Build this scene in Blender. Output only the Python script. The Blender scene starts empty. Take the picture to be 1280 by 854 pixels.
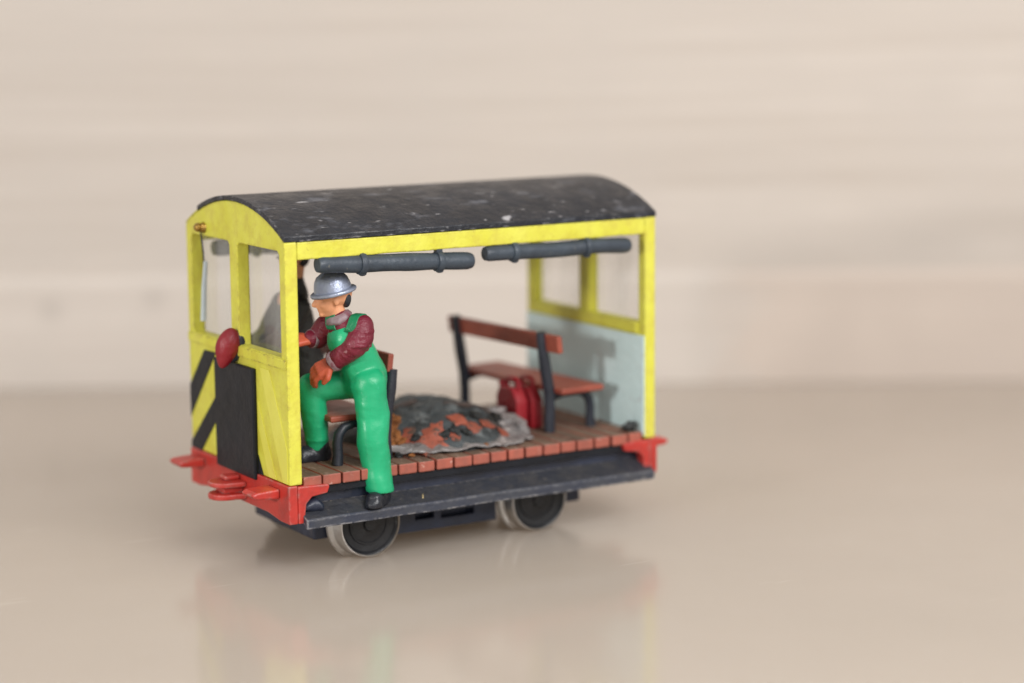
import bpy, bmesh, math, random
from mathutils import Vector, Matrix, noise
random.seed(7)
S = bpy.context.scene
COL = S.collection
S.unit_settings.system = 'METRIC'
S.unit_settings.scale_length = 0.01          # one unit = one centimetre: the trolley is a table-top model

# ------------------------------------------------------------------ camera
CAM = Vector((-14.0644, -29.2891, 7.2297))
YAW, PITCH, ROLL = 1.01891892, -0.154565742, -0.00827831584
fwd = Vector((math.cos(PITCH)*math.cos(YAW), math.cos(PITCH)*math.sin(YAW), math.sin(PITCH)))
rt = fwd.cross(Vector((0, 0, 1))).normalized(); upv = rt.cross(fwd)
r_ = rt*math.cos(ROLL) + upv*math.sin(ROLL); u_ = -rt*math.sin(ROLL) + upv*math.cos(ROLL)
cd = bpy.data.cameras.new('camera'); cam = bpy.data.objects.new('camera', cd); COL.objects.link(cam)
M = Matrix((r_, u_, -fwd)).transposed().to_4x4(); M.translation = CAM; cam.matrix_world = M
cd.sensor_width = 36; cd.lens = 2727.13/1280*36
cd.clip_start = 0.5; cd.clip_end = 400
cd.dof.use_dof = True; cd.dof.aperture_fstop = 0.082
cd.dof.focus_distance = (Vector((0.9, 0.1, 1.6)) - CAM).dot(fwd)
S.camera = cam

# ------------------------------------------------------------------ light
W_ = bpy.data.worlds.new('World'); S.world = W_; W_.use_nodes = True
bg = W_.node_tree.nodes['Background']
bg.inputs['Color'].default_value = (1.0, 0.985, 0.97, 1); bg.inputs['Strength'].default_value = 0.62

def area(name, loc, target, size, power, color=(1, 1, 1), sy=None):
    l = bpy.data.lights.new(name, 'AREA'); l.energy = power; l.color = color; l.size = size
    if sy: l.shape = 'RECTANGLE'; l.size_y = sy
    o = bpy.data.objects.new(name, l); COL.objects.link(o); o.location = loc
    o.rotation_euler = (Vector(target)-Vector(loc)).to_track_quat('-Z', 'Y').to_euler()
    return o
area('window_light', (6, -40, 28), (4, 4, 1), 24, 19000, (1.0, 0.99, 0.985))
area('lamp_light', (-34, -10.5, 9.0), (5, 2, 1), 2.2, 5000, (1.0, 0.98, 0.96))

S.view_settings.view_transform = 'Standard'; S.view_settings.look = 'None'
S.view_settings.exposure = 0.10; S.view_settings.gamma = 1.0
S.cycles.use_denoising = True
S.cycles.max_bounces = 8; S.cycles.transparent_max_bounces = 16

# ------------------------------------------------------------------ materials
def sr(r, g, b):
    def c(v):
        v /= 255.0
        return v/12.92 if v <= .04045 else ((v+.055)/1.055)**2.4
    return (c(r), c(g), c(b), 1)

class NT:
    def __init__(s, name):
        s.m = bpy.data.materials.new(name); s.m.use_nodes = True
        s.t = s.m.node_tree; s.b = s.t.nodes['Principled BSDF']
        s.co = s.t.nodes.new('ShaderNodeTexCoord')
    def n(s, typ, **kw):
        x = s.t.nodes.new(typ)
        for k, v in kw.items(): setattr(x, k, v)
        return x
    def l(s, a, b): s.t.links.new(a, b)
    def noise(s, scale, detail=4, rough=.55, stretch=None, src=None):
        x = s.n('ShaderNodeTexNoise'); x.inputs['Scale'].default_value = scale
        x.inputs['Detail'].default_value = detail; x.inputs['Roughness'].default_value = rough
        src = src or s.co.outputs['Object']
        if stretch:
            mp = s.n('ShaderNodeMapping'); mp.inputs['Scale'].default_value = stretch; s.l(src, mp.inputs[0]); src = mp.outputs[0]
        s.l(src, x.inputs['Vector']); return x.outputs['Fac']
    def ramp(s, fac, a, b, ca=(0, 0, 0, 1), cb=(1, 1, 1, 1)):
        x = s.n('ShaderNodeValToRGB'); e = x.color_ramp.elements
        e[0].position = a; e[1].position = b; e[0].color = ca; e[1].color = cb
        s.l(fac, x.inputs[0]); return x.outputs[0]
    def mix(s, fac, a, b, mode='MIX'):
        x = s.n('ShaderNodeMix', data_type='RGBA', blend_type=mode)
        for sock, v in ((x.inputs[0], fac), (x.inputs[6], a), (x.inputs[7], b)):
            if hasattr(v, 'is_linked'): s.l(v, sock)
            else: sock.default_value = v
        return x.outputs[2]
    def math(s, op, a, b=0.0):
        x = s.n('ShaderNodeMath', operation=op)
        for sock, v in ((x.inputs[0], a), (x.inputs[1], b)):
            if hasattr(v, 'is_linked'): s.l(v, sock)
            else: sock.default_value = v
        return x.outputs[0]
    def bump(s, h, dist, strength=1.0):
        x = s.n('ShaderNodeBump'); x.inputs['Distance'].default_value = dist; x.inputs['Strength'].default_value = strength
        s.l(h, x.inputs['Height']); s.l(x.outputs[0], s.b.inputs['Normal'])

def paint(name, col, rough=.45, var=None, vs=1.6, wear=None, wamt=.64, ws=7, bump=.012, bs=7, spec=.5, metal=0.0, stretch=None, wear2=None, edge=None, er=.03, grime=None, en=5):
    """hand-brushed model enamel: tone drift, dirt or chipped specks, slightly lumpy film"""
    k = NT(name); c = sr(*col)
    var = var or tuple(v*.86 for v in col)
    base = k.mix(k.ramp(k.noise(vs, 5, stretch=stretch), .35, .68), c, sr(*var))
    if wear:
        base = k.mix(k.ramp(k.noise(ws, 6, .65, stretch=stretch), wamt, wamt+.05), base, sr(*wear))
    if wear2:
        base = k.mix(k.ramp(k.noise(ws*2.6, 3, .6), .70, .74), base, sr(*wear2))
    if grime:
        base = k.mix(k.ramp(k.noise(2.8, 7, .74), .46, .64, (0, 0, 0, 1), (.45, .45, .45, 1)), base, sr(*grime))
    if edge:    # rubbed or grimy edges, broken up by noise
        bv = k.n('ShaderNodeBevel', samples=6); bv.inputs['Radius'].default_value = er
        ge = k.n('ShaderNodeNewGeometry'); dt = k.n('ShaderNodeVectorMath', operation='DOT_PRODUCT')
        k.l(bv.outputs[0], dt.inputs[0]); k.l(ge.outputs['True Normal'], dt.inputs[1])
        m = k.math('MULTIPLY', k.ramp(dt.outputs['Value'], .85, .996, (1, 1, 1, 1), (0, 0, 0, 1)), k.ramp(k.noise(en, 5, .7), .44, .60))
        base = k.mix(m, base, sr(*edge))
    k.l(base, k.b.inputs['Base Color'])
    rr = k.n('ShaderNodeMapRange'); rr.inputs[3].default_value = rough-.08; rr.inputs[4].default_value = rough+.12
    k.l(k.noise(4, 3), rr.inputs[0]); k.l(rr.outputs[0], k.b.inputs['Roughness'])
    k.b.inputs['Metallic'].default_value = metal
    k.b.inputs['Specular IOR Level'].default_value = spec
    k.bump(k.noise(bs, 4, .6), bump)
    return k.m

M_yel = paint('yellow_enamel', (219, 216, 86), .42, (209, 204, 64), wear=(172, 152, 66), wamt=.67, ws=6, bump=.014, edge=(122, 102, 50), er=.055, grime=(188, 168, 70), en=7)
M_yel2 = paint('bright_yellow_band', (226, 222, 98), .42, (218, 212, 80))
M_blk = paint('black_enamel', (32, 34, 40), .45, (24, 26, 31), wear=(64, 64, 68), wamt=.72, ws=8, spec=.25)
M_red = paint('red_enamel', (192, 58, 48), .4, (176, 46, 40), wear=(146, 92, 84), wamt=.64, ws=6, edge=(180, 146, 138), er=.05, grime=(140, 52, 46), en=6)
M_lamp = paint('crimson_gloss', (120, 20, 32), .42, (140, 26, 36), bump=.03, bs=5)
M_navy = paint('blue_black_enamel', (44, 51, 70), .42, (36, 39, 50), wear=(92, 92, 98), wamt=.69, ws=7, bump=.015)
M_step = paint('dusty_blue_black', (46, 51, 66), .5, (64, 66, 72), wear=(118, 112, 106), wamt=.66, ws=9, bump=.02, edge=(182, 178, 176), er=.06, grime=(74, 74, 78), en=9)
M_tube = paint('slate_canvas', (64, 74, 84), .42, (50, 58, 68), wear=(122, 120, 110), wamt=.67, ws=6, bump=.015, bs=8)
M_blue = paint('pale_blue_enamel', (216, 238, 238), .45, (206, 230, 230), wear=(200, 214, 214), wamt=.62, ws=3, bump=.02)
M_olive = M_yel
M_wood = paint('brown_red_slat', (158, 80, 62), .45, (134, 64, 50), wear=(170, 110, 92), wamt=.68, ws=6)
M_plank = paint('plank_end', (176, 94, 76), .55, (150, 82, 68), wear=(196, 150, 136), wamt=.62, ws=8, edge=(84, 58, 50), er=.035, grime=(122, 80, 68))
M_top = paint('worn_plank_top', (124, 98, 80), .7, (98, 78, 64), wear=(150, 124, 110), wamt=.58, ws=6, stretch=(2.2, .5, 1))
M_iron = paint('iron_enamel', (40, 44, 54), .38, (32, 35, 44), wear=(88, 90, 98), wamt=.70, ws=7)
M_green = paint('green_enamel', (34, 172, 118), .34, (26, 158, 106), wear=(64, 186, 140), wamt=.66, ws=5, bump=.015, bs=5)
M_green2 = paint('green_strap', (24, 128, 84), .36, (20, 118, 78), bump=.03)
M_maroon = paint('maroon_knit', (118, 30, 50), .36, (104, 24, 42), wear=(168, 120, 128), wamt=.64, ws=10, bump=.03, bs=11)
M_face = paint('face_paint', (236, 168, 126), .5, (230, 158, 116), bump=.01)
M_hand = paint('hand_paint', (200, 94, 66), .45, (188, 84, 60), bump=.02)
M_boot = paint('boot_black', (30, 32, 38), .3, (42, 46, 54), wear=(110, 112, 118), wamt=.68, ws=9, bump=.02)
M_helm = paint('silver_paint', (172, 180, 200), .33, (150, 158, 180), bump=.012, bs=14, metal=.45)
M_hair = paint('dark_hair', (44, 46, 54), .5)
M_white = paint('scarf_grey', (158, 146, 150), .5, (120, 52, 66), vs=6)
M_coat = paint('charcoal_coat', (62, 62, 60), .55, (50, 50, 50), bump=.04)
M_cap = paint('navy_cap', (32, 35, 44), .5)
M_trou = paint('dark_trouser', (58, 44, 52), .4)
M_pale = paint('pale_glove', (190, 196, 208), .4, (160, 168, 182))
M_brass = paint('brass', (176, 140, 74), .3, metal=.9)
M_steel = paint('turned_steel', (206, 205, 203), .33, (160, 150, 138), metal=.9)
M_wiper = paint('wiper_steel', (216, 228, 234), .35)
M_disc = paint('wheel_black', (24, 25, 28), .4, (34, 34, 36))
M_tread = paint('dusty_step_top', (46, 47, 52), .6, (40, 43, 52), wear=(104, 98, 90), wamt=.64, ws=8, bump=.03, edge=(170, 164, 160), er=.03, grime=(74, 70, 66), en=9)
M_can = paint('can_red', (156, 30, 40), .38, (142, 24, 34), bump=.02)
M_straw = paint('straw', (206, 184, 134), .6)
M_ochre = paint('ochre_rust', (158, 98, 44), .75, (110, 66, 34), vs=4, bump=.08)
M_flake = paint('brick_red_flake', (170, 88, 66), .6, (128, 70, 54), wear=(88, 68, 58), wamt=.54, ws=4)
M_sheet = paint('grey_sheet', (150, 143, 140), .25, (104, 100, 100), vs=2.5, wear=(196, 186, 182), wamt=.60, ws=4, bump=.05, bs=4)
M_mound = paint('slate_rubble', (74, 80, 82), .6, (52, 55, 56), vs=2.2, wear=(104, 108, 108), wamt=.56, ws=3, bump=.06, bs=5, wear2=(84, 62, 48))
M_char = paint('charred_wood', (78, 62, 54), .65, (48, 44, 42), vs=3, bump=.05)
M_chip = paint('black_chip', (40, 42, 42), .5, bump=.06)

def roof_mat():
    k = NT('worn_black_roof')
    base = k.mix(k.ramp(k.noise(1.1, 5, .6), .4, .75), sr(22, 25, 33), sr(36, 40, 49))
    base = k.mix(k.ramp(k.noise(2.4, 5, .62, stretch=(.55, 1.2, 1.2)), .57, .86), base, sr(124, 126, 134))
    base = k.mix(k.ramp(k.noise(4.2, 3, .5, stretch=(.7, 1, 1)), .66, .78), base, sr(170, 168, 170))
    base = k.mix(k.ramp(k.noise(15, 2, .5, stretch=(.25, 1, 1)), .70, .80), base, sr(172, 170, 170))
    bv = k.n('ShaderNodeBevel', samples=6); bv.inputs['Radius'].default_value = .05
    ge = k.n('ShaderNodeNewGeometry'); dt = k.n('ShaderNodeVectorMath', operation='DOT_PRODUCT')
    k.l(bv.outputs[0], dt.inputs[0]); k.l(ge.outputs['True Normal'], dt.inputs[1])
    mm = k.math('MULTIPLY', k.ramp(dt.outputs['Value'], .82, .985, (1, 1, 1, 1), (0, 0, 0, 1)), k.ramp(k.noise(6, 5, .7, stretch=(.5, 1, 1)), .53, .62))
    base = k.mix(mm, base, sr(186, 182, 180))
    k.l(base, k.b.inputs['Base Color'])
    k.l(k.ramp(k.noise(3, 4), .3, .8, (.32, .32, .32, 1), (.6, .6, .6, 1)), k.b.inputs['Roughness'])
    k.bump(k.noise(7, 5, .6), .03)
    return k.m
M_roof = roof_mat()

def glass_mat():
    k = NT('clear_plastic_pane'); t = k.t; t.nodes.remove(k.b)
    tr = k.n('ShaderNodeBsdfTransparent'); tr.inputs[0].default_value = (.975, .975, .97, 1)
    gl = k.n('ShaderNodeBsdfGlossy'); gl.inputs['Roughness'].default_value = .08
    df = k.n('ShaderNodeBsdfDiffuse'); df.inputs[0].default_value = (.8, .8, .78, 1)
    lw = k.n('ShaderNodeLayerWeight'); lw.inputs['Blend'].default_value = .5
    fr = k.math('ADD', k.math('MULTIPLY', k.math('POWER', lw.outputs['Facing'], 4.0), .5), .02)
    m1 = k.n('ShaderNodeMixShader'); k.l(fr, m1.inputs[0]); k.l(tr.outputs[0], m1.inputs[1]); k.l(gl.outputs[0], m1.inputs[2])
    m2 = k.n('ShaderNodeMixShader')
    k.l(k.ramp(k.noise(1.2, 5, .6, stretch=(1, 1.5, .25)), .40, .9, (.04, .04, .04, 1), (.28, .28, .28, 1)), m2.inputs[0])  # streaky diffuse haze mixed in to imitate a pale reflection on the pane
    k.l(m1.outputs[0], m2.inputs[1]); k.l(df.outputs[0], m2.inputs[2])
    k.l(m2.outputs[0], t.nodes['Material Output'].inputs[0])
    return k.m
M_glass = glass_mat()

def table_mat():
    k = NT('glossy_tan_sheet')
    base = k.mix(k.ramp(k.noise(.12, 3, .5), .3, .7), sr(169, 159, 148), sr(178, 167, 156))
    # dust specks and fine scratches lying on the sheet
    vo = k.n('ShaderNodeTexVoronoi'); vo.inputs['Scale'].default_value = .55; k.l(k.co.outputs['Object'], vo.inputs['Vector'])
    dots = k.ramp(vo.outputs['Distance'], .016, .026, (1, 1, 1, 1), (0, 0, 0, 1))
    pick = k.ramp(k.noise(.35, 2), .50, .56)
    base = k.mix(k.math('MULTIPLY', dots, pick), base, sr(232, 226, 218))
    scr = k.ramp(k.noise(1.1, 2, .4, stretch=(.5, 3.6, 1)), .735, .77)
    base = k.mix(k.math('MULTIPLY', scr, .14), base, sr(214, 204, 192))
    k.l(base, k.b.inputs['Base Color'])
    k.b.inputs['Roughness'].default_value = .13
    k.b.inputs['IOR'].default_value = 1.255
    k.b.inputs['Subsurface Weight'].default_value = .85; k.b.inputs['Subsurface Radius'].default_value = (1.0, .95, .9); k.b.inputs['Subsurface Scale'].default_value = 4.0
    k.bump(k.noise(.8, 3, .5), .004)
    return k.m
M_table = table_mat()

def card_mat(name, a, b, patch=False):
    k = NT(name)
    base = k.mix(k.ramp(k.noise(.9, 5, .6, stretch=(.07, 1, 3.0)), .36, .64), sr(*a), sr(*b))
    base = k.mix(k.ramp(k.noise(.35, 3, .5), .35, .75), base, sr(*[v*.96 for v in a]))
    if patch:   # browner tone towards the right with a soft uneven edge; two small dark knots
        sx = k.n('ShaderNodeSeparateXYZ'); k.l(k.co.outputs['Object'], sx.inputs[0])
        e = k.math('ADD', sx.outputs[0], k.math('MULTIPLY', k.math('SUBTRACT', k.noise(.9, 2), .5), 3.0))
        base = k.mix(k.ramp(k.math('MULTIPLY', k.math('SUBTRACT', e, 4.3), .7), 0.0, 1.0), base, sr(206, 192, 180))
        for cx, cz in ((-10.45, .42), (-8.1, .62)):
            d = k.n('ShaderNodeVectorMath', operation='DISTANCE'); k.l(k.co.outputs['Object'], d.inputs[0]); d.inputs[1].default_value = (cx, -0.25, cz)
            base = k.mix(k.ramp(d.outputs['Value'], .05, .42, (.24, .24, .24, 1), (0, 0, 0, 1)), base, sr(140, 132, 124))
    k.l(base, k.b.inputs['Base Color']); k.b.inputs['Roughness'].default_value = .75
    k.bump(k.noise(3, 4, .6, stretch=(.1, 1, 1)), .03)
    return k.m

# ------------------------------------------------------------------ mesh helpers
def obj(name, bm, mats, parent=None, smooth=None, bevel=0.0, seg=2, loc=None):
    me = bpy.data.meshes.new(name); bmesh.ops.recalc_face_normals(bm, faces=bm.faces)
    bm.to_mesh(me); bm.free()
    for m in (mats if isinstance(mats, (list, tuple)) else [mats]): me.materials.append(m)
    o = bpy.data.objects.new(name, me); COL.objects.link(o)
    if parent: o.parent = parent
    if loc: o.location = loc
    if bevel:
        b = o.modifiers.new('bevel', 'BEVEL'); b.width = bevel; b.segments = seg; b.limit_method = 'ANGLE'; b.angle_limit = math.radians(35)
    if smooth is not None:
        for p in me.polygons: p.use_smooth = True
        if smooth < 180: me.set_sharp_from_angle(angle=math.radians(smooth))
    return o

def empty(name, loc=(0, 0, 0)):
    o = bpy.data.objects.new(name, None); COL.objects.link(o); o.location = loc; o.empty_display_size = .3
    return o
def tag(o, label=None, cat=None, group=None, kind=None):
    for k, v in (('label', label), ('category', cat), ('group', group), ('kind', kind)):
        if v: o[k] = v
    return o

def box(bm, x0, x1, y0, y1, z0, z1, mi=0, M=None):
    vs = [bm.verts.new((x, y, z)) for x in (x0, x1) for y in (y0, y1) for z in (z0, z1)]
    if M: 
        for v in vs: v.co = M @ v.co
    out = []
    for q in ((0, 1, 3, 2), (4, 6, 7, 5), (0, 4, 5, 1), (2, 3, 7, 6), (0, 2, 6, 4), (1, 5, 7, 3)):
        f = bm.faces.new([vs[i] for i in q]); f.material_index = mi; out.append(f)
    return out

def prism(bm, pts2, axis, a, b, mi=0):
    """polygon in the other two axes, extruded along axis from a to b"""
    def mk(p, t):
        return {0: (t, p[0], p[1]), 1: (p[0], t, p[1]), 2: (p[0], p[1], t)}[axis]
    A = [bm.verts.new(mk(p, a)) for p in pts2]; B = [bm.verts.new(mk(p, b)) for p in pts2]
    n = len(pts2)
    fs = [bm.faces.new(A), bm.faces.new(list(reversed(B)))]
    for i in range(n): fs.append(bm.faces.new((A[i], B[i], B[(i+1) % n], A[(i+1) % n])))
    for f in fs: f.material_index = mi
    return fs

def frame_of(d):
    d = d.normalized(); a = Vector((0, 0, 1)) if abs(d.z) < .9 else Vector((1, 0, 0))
    x = d.cross(a).normalized(); return x, d.cross(x)

def sweep(bm, pts, radii, n=16, mi=0, cap=True, wob=0.0, sx=1.0):
    pts = [Vector(p) for p in pts]; rings = []
    for i, p in enumerate(pts):
        d = (pts[min(i+1, len(pts)-1)] - pts[max(i-1, 0)])
        x, y = frame_of(d)
        r = radii[i] if isinstance(radii, (list, tuple)) else radii
        ring = []
        for k in range(n):
            a = 2*math.pi*k/n
            w = 1 + (wob*noise.noise(p*1.7 + Vector((math.cos(a), math.sin(a), 0))) if wob else 0)
            ring.append(bm.verts.new(p + (x*math.cos(a)*sx + y*math.sin(a))*r*w))
        rings.append(ring)
    for a, b in zip(rings, rings[1:]):
        for k in range(n):
            f = bm.faces.new((a[k], a[(k+1) % n], b[(k+1) % n], b[k])); f.material_index = mi
    if cap:
        for rg in (rings[0], rings[-1]):
            f = bm.faces.new(rg); f.material_index = mi

def lathe(bm, prof, M, n=48, mi=0):
    """prof: (radius, height) closed outline turned about local z"""
    rings = []
    for r, h in prof:
        if r < 1e-6: rings.append([bm.verts.new(M @ Vector((0, 0, h)))])
        else: rings.append([bm.verts.new(M @ Vector((r*math.cos(2*math.pi*k/n), r*math.sin(2*math.pi*k/n), h))) for k in range(n)])
    for a, b in zip(rings, rings[1:]):
        for k in range(n):
            q = [a[k % len(a)], a[(k+1) % len(a)], b[(k+1) % len(b)], b[k % len(b)]]
            q2 = []
            for v in q:
                if v not in q2: q2.append(v)
            if len(q2) > 2:
                f = bm.faces.new(q2); f.material_index = mi

def ball(bm, c, rx, ry=None, rz=None, rot=None, sub=3):
    ry = ry or rx; rz = rz or rx
    Mx = Matrix.Translation(Vector(c)) @ (rot.to_4x4() if rot else Matrix.Identity(4)) @ Matrix.Diagonal((rx, ry, rz, 1))
    bmesh.ops.create_icosphere(bm, subdivisions=sub, radius=1, matrix=Mx)

def cone(bm, a, b, ra, rb, n=20):
    """round cone: capsule with two radii, as a closed shell"""
    a, b = Vector(a), Vector(b); d = b-a; L = d.length
    x, y = frame_of(d); d = d.normalized(); prof = []
    for i in range(7):
        t = -math.pi/2 + i*math.pi/12; prof.append((ra*math.cos(t), ra*math.sin(t)))
    for i in range(7):
        t = i*math.pi/12; prof.append((rb*math.cos(t), L+rb*math.sin(t)))
    prof[0] = (0, prof[0][1]); prof[-1] = (0, prof[-1][1])
    Mx = Matrix((x, y, d)).transposed().to_4x4(); Mx.translation = a
    lathe(bm, prof, Mx, n)

def remesh(bm, voxel, smooth_it=4, factor=.5):
    """fuse overlapping shells into one continuous skin; returns a bmesh"""
    bmesh.ops.recalc_face_normals(bm, faces=bm.faces)
    me = bpy.data.meshes.new('tmp'); bm.to_mesh(me); bm.free()
    o = bpy.data.objects.new('tmp', me); COL.objects.link(o)
    r = o.modifiers.new('r', 'REMESH'); r.mode = 'VOXEL'; r.voxel_size = voxel; r.adaptivity = 0
    s = o.modifiers.new('s', 'SMOOTH'); s.iterations = smooth_it; s.factor = factor
    dg = bpy.context.evaluated_depsgraph_get(); ev = o.evaluated_get(dg)
    me2 = bpy.data.meshes.new_from_object(ev)
    out = bmesh.new(); out.from_mesh(me2)
    bpy.data.objects.remove(o); bpy.data.meshes.remove(me); bpy.data.meshes.remove(me2)
    return out

def boolean(bm, cutters):
    me = bpy.data.meshes.new('tmp'); bmesh.ops.recalc_face_normals(bm, faces=bm.faces); bm.to_mesh(me); bm.free()
    o = bpy.data.objects.new('tmp', me); COL.objects.link(o); cs = []
    for c in cutters:
        m = bpy.data.meshes.new('tmpc'); bmesh.ops.recalc_face_normals(c, faces=c.faces); c.to_mesh(m); c.free()
        co = bpy.data.objects.new('tmpc', m); COL.objects.link(co); cs.append(co)
        b = o.modifiers.new('b', 'BOOLEAN'); b.operation = 'DIFFERENCE'; b.solver = 'EXACT'; b.object = co
    dg = bpy.context.evaluated_depsgraph_get(); me2 = bpy.data.meshes.new_from_object(o.evaluated_get(dg))
    out = bmesh.new(); out.from_mesh(me2)
    for x in [o]+cs: bpy.data.objects.remove(x)
    return out

# ------------------------------------------------------------------ setting
ZT = -1.40
bm = bmesh.new(); box(bm, -60, 60, -60, 60, ZT-1.0, ZT)
fh = Vector((0.52428684, 0.85154172, 0)); yaw_wall = math.atan2(fh.y, fh.x) - math.pi/2
tb = obj('table_top', bm, M_table, bevel=0)
tag(tb, 'glossy tan sheet under the model trolley with faint mirror image', 'table', kind='structure')
B = CAM + fh*49.19; B.z = 0
M_card_up = card_mat('backdrop_card', (208, 198, 188), (195, 184, 173))
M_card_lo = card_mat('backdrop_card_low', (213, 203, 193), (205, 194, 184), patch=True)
bm = bmesh.new(); box(bm, -45, 45, 0.0, .5, .40, 40)
wu = obj('backdrop_board', bm, M_card_up, bevel=.12, seg=3, loc=B); wu.rotation_euler.z = yaw_wall
tag(wu, 'pale streaky cardboard backdrop above its crease', 'backdrop', kind='structure')
bm = bmesh.new(); prism(bm, [(-.004, ZT), (-.16, ZT), (-.16, .95), (-.13, 1.06), (-.07, 1.12), (-.004, 1.16)], 0, -45, 45)
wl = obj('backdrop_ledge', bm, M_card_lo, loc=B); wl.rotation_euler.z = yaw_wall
tag(wl, 'lower flap of the cardboard backdrop standing on the sheet', 'backdrop', kind='structure')

# ------------------------------------------------------------------ trolley
L, W, H, T = 6.77, 3.67, 3.70, 0.21
trolley = empty('rail_trolley', (L/2, W/2, ZT))
tag(trolley, 'yellow open sided rail trolley model with worn black barrel roof and red ends', 'rail vehicle')
def part(name, bm, mats, parent=None, **kw):
    p = parent or trolley
    o = obj(name, bm, mats, None, **kw); o.parent = p
    o.matrix_parent_inverse = p_world(p).inverted()
    return o
def p_world(p):
    m = Matrix.Translation(p.location)
    return m if not p.parent else p_world(p.parent) @ p.matrix_parent_inverse @ m

RISE = .50
RAD = ((W/2)**2 + RISE**2)/(2*RISE); CZ = H + RISE - RAD
def arc(rad, n=28, y0=0.0, y1=W):
    out = []
    for i in range(n+1):
        y = y0 + (y1-y0)*i/n
        out.append((y, CZ + math.sqrt(max(rad**2-(y-W/2)**2, 0))))
    return out
def end_wall(name, x0, x1):
    bm = bmesh.new()
    prism(bm, [(W, 0), (0, 0)] + arc(RAD), 0, x0, x1)
    cut = []
    for ya, yb in ((.20, 1.70), (1.99, 3.47)):
        c = bmesh.new()
        pr = [(ya, 1.95), (yb, 1.95), (yb, 3.50), (yb-.06, 3.56), (ya+.06, 3.56), (ya, 3.50)]
        prism(c, pr, 0, x0-.3, x1+.3); cut.append(c)
    bm = boolean(bm, cut)
    return bm
bm = end_wall('front_wall', 0, T)
front = part('front_wall', bm, M_yel, bevel=.02)
bm = bmesh.new()   # raised waist moulding
box(bm, -.03, -.001, .02, W-.02, 1.775, 1.935)
part('waist_rail', bm, M_yel, front, bevel=.015)
# black and faint raised yellow chevrons painted over thin strips
def strip(pts, x, mi):
    bm = bmesh.new(); prism(bm, pts, 0, x, -.0005); part('hazard_stripe', bm, (M_blk, M_yel2)[mi], front)
strip([(3.05, 1.70), (2.60, 1.71), (3.66, .52), (3.67, 1.04)], -.012, 0)
strip([(2.56, 1.07), (2.56, .68), (3.26, .0), (3.67, .0), (3.67, .10)], -.012, 0)
strip([(1.09, .30), (1.09, .01), (.92, .01)], -.014, 0)
strip([(.95, 1.70), (.62, 1.70), (.06, .55), (.06, .02), (.22, .02)], -.012, 1)
strip([(1.05, 1.15), (1.05, .75), (.72, .02), (.45, .02)], -.012, 1)
bm = bmesh.new(); box(bm, -.075, -.001, 1.10, 2.55, -.10, 1.66)
part('radiator_panel', bm, M_blk, front, bevel=.025)
for ya, yb in ((.14, 1.76), (1.93, 3.53)):
    bm = bmesh.new(); box(bm, T-.001+.004, T+.018, ya, yb, 1.85, 3.60)
    part('window_pane', bm, M_glass, front)
bm = bmesh.new()
ball(bm, (-.09, 2.96, 3.70), .075); sweep(bm, [(.02, 2.92, 3.69), (-.05, 2.945, 3.70)], .085)
kn = part('wiper_motor', bm, M_brass, front, smooth=60)
bm = bmesh.new(); sweep(bm, [(-.05, 2.96, 3.64), (-.03, 2.93, 3.3), (-.02, 2.92, 3.05)], .014, 8)
part('wiper_arm', bm, M_iron, front, smooth=60)
bm = bmesh.new(); sweep(bm, [(-.03, 2.84, 3.16), (-.03, 2.93, 2.75), (-.02, 3.02, 2.18)], [.035, .045, .05], 8, sx=.5)
part('wiper_blade', bm, M_wiper, front, smooth=60)
# headlamp: upright egg shaped shell in a dark backing dish
bm = bmesh.new(); bmesh.ops.create_icosphere(bm, subdivisions=4, radius=1)
Rl = Vector((.30, -.10, 1)).to_track_quat('Z', 'Y').to_matrix()
for v in bm.verts:
    k = 1 - .32*max(0, -v.co.z) + .05*max(0, v.co.z) + .05*noise.noise(v.co*1.8)
    v.co = Vector((-.165, 1.80, 1.90)) + Rl @ Vector((v.co.x*.14*k, v.co.y*.185*k, v.co.z*.33))
hl = part('headlamp', bm, M_lamp, smooth=180)
bm = bmesh.new(); bmesh.ops.create_icosphere(bm, subdivisions=3, radius=1)
for v in bm.verts:
    v.co = Vector((-.06, 1.78, 1.92)) + Rl @ Vector((v.co.x*.08, v.co.y*.18, v.co.z*.27))
part('lamp_backing', bm, M_iron, hl, smooth=180)

# rear end
bm = end_wall('rear_wall', L-T, L)
rear = part('rear_wall', bm, M_yel, bevel=.02)
bm = bmesh.new(); box(bm, L-T-.02, L-T-.002, .012, W-.012, .05, 1.73)
part('inner_panel', bm, M_blue, rear)
bm = bmesh.new(); box(bm, L-T-.04, L-T-.001, .21, W-.21, 1.75, 1.94)
part('window_sill', bm, M_yel, rear, bevel=.012)
for ya, yb in ((.15, 1.76), (1.93, 3.53)):
    bm = bmesh.new(); box(bm, L-.03, L-.012, ya+.06, yb-.06, 1.96, 3.54)
    part('window_pane', bm, M_glass, rear)
# cant rails and roof
for y0, y1 in ((.0, .2), (W-.2, W)):
    bm = bmesh.new(); box(bm, T-.0, L-T, y0+.004, y1-.004, 3.43, 3.70)
    bmesh.ops.subdivide_edges(bm, edges=[e for e in bm.edges if abs((e.verts[0].co-e.verts[1].co).x) > 1], cuts=24)
    for v in bm.verts:
        if v.co.z < 3.6 and .3 < v.co.x < 6.4: v.co.z += .018*noise.noise(Vector((v.co.x*1.9, y0, 0)))
    part('cant_rail', bm, M_yel, bevel=.02)
bm = bmesh.new()
out = arc(RAD+.08, 36, .0, W-.50); inn = list(reversed(arc(RAD+.004, 36, .0, W-.50)))
prism(bm, out+inn, 0, -.012, L+.012)
part('roof', bm, M_roof, smooth=30, bevel=.012)
bm = bmesh.new()
prism(bm, arc(RAD+.03, 12, W-.498, W-.004) + list(reversed(arc(RAD+.004, 12, W-.498, W-.004))), 0, .0, L)
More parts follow.
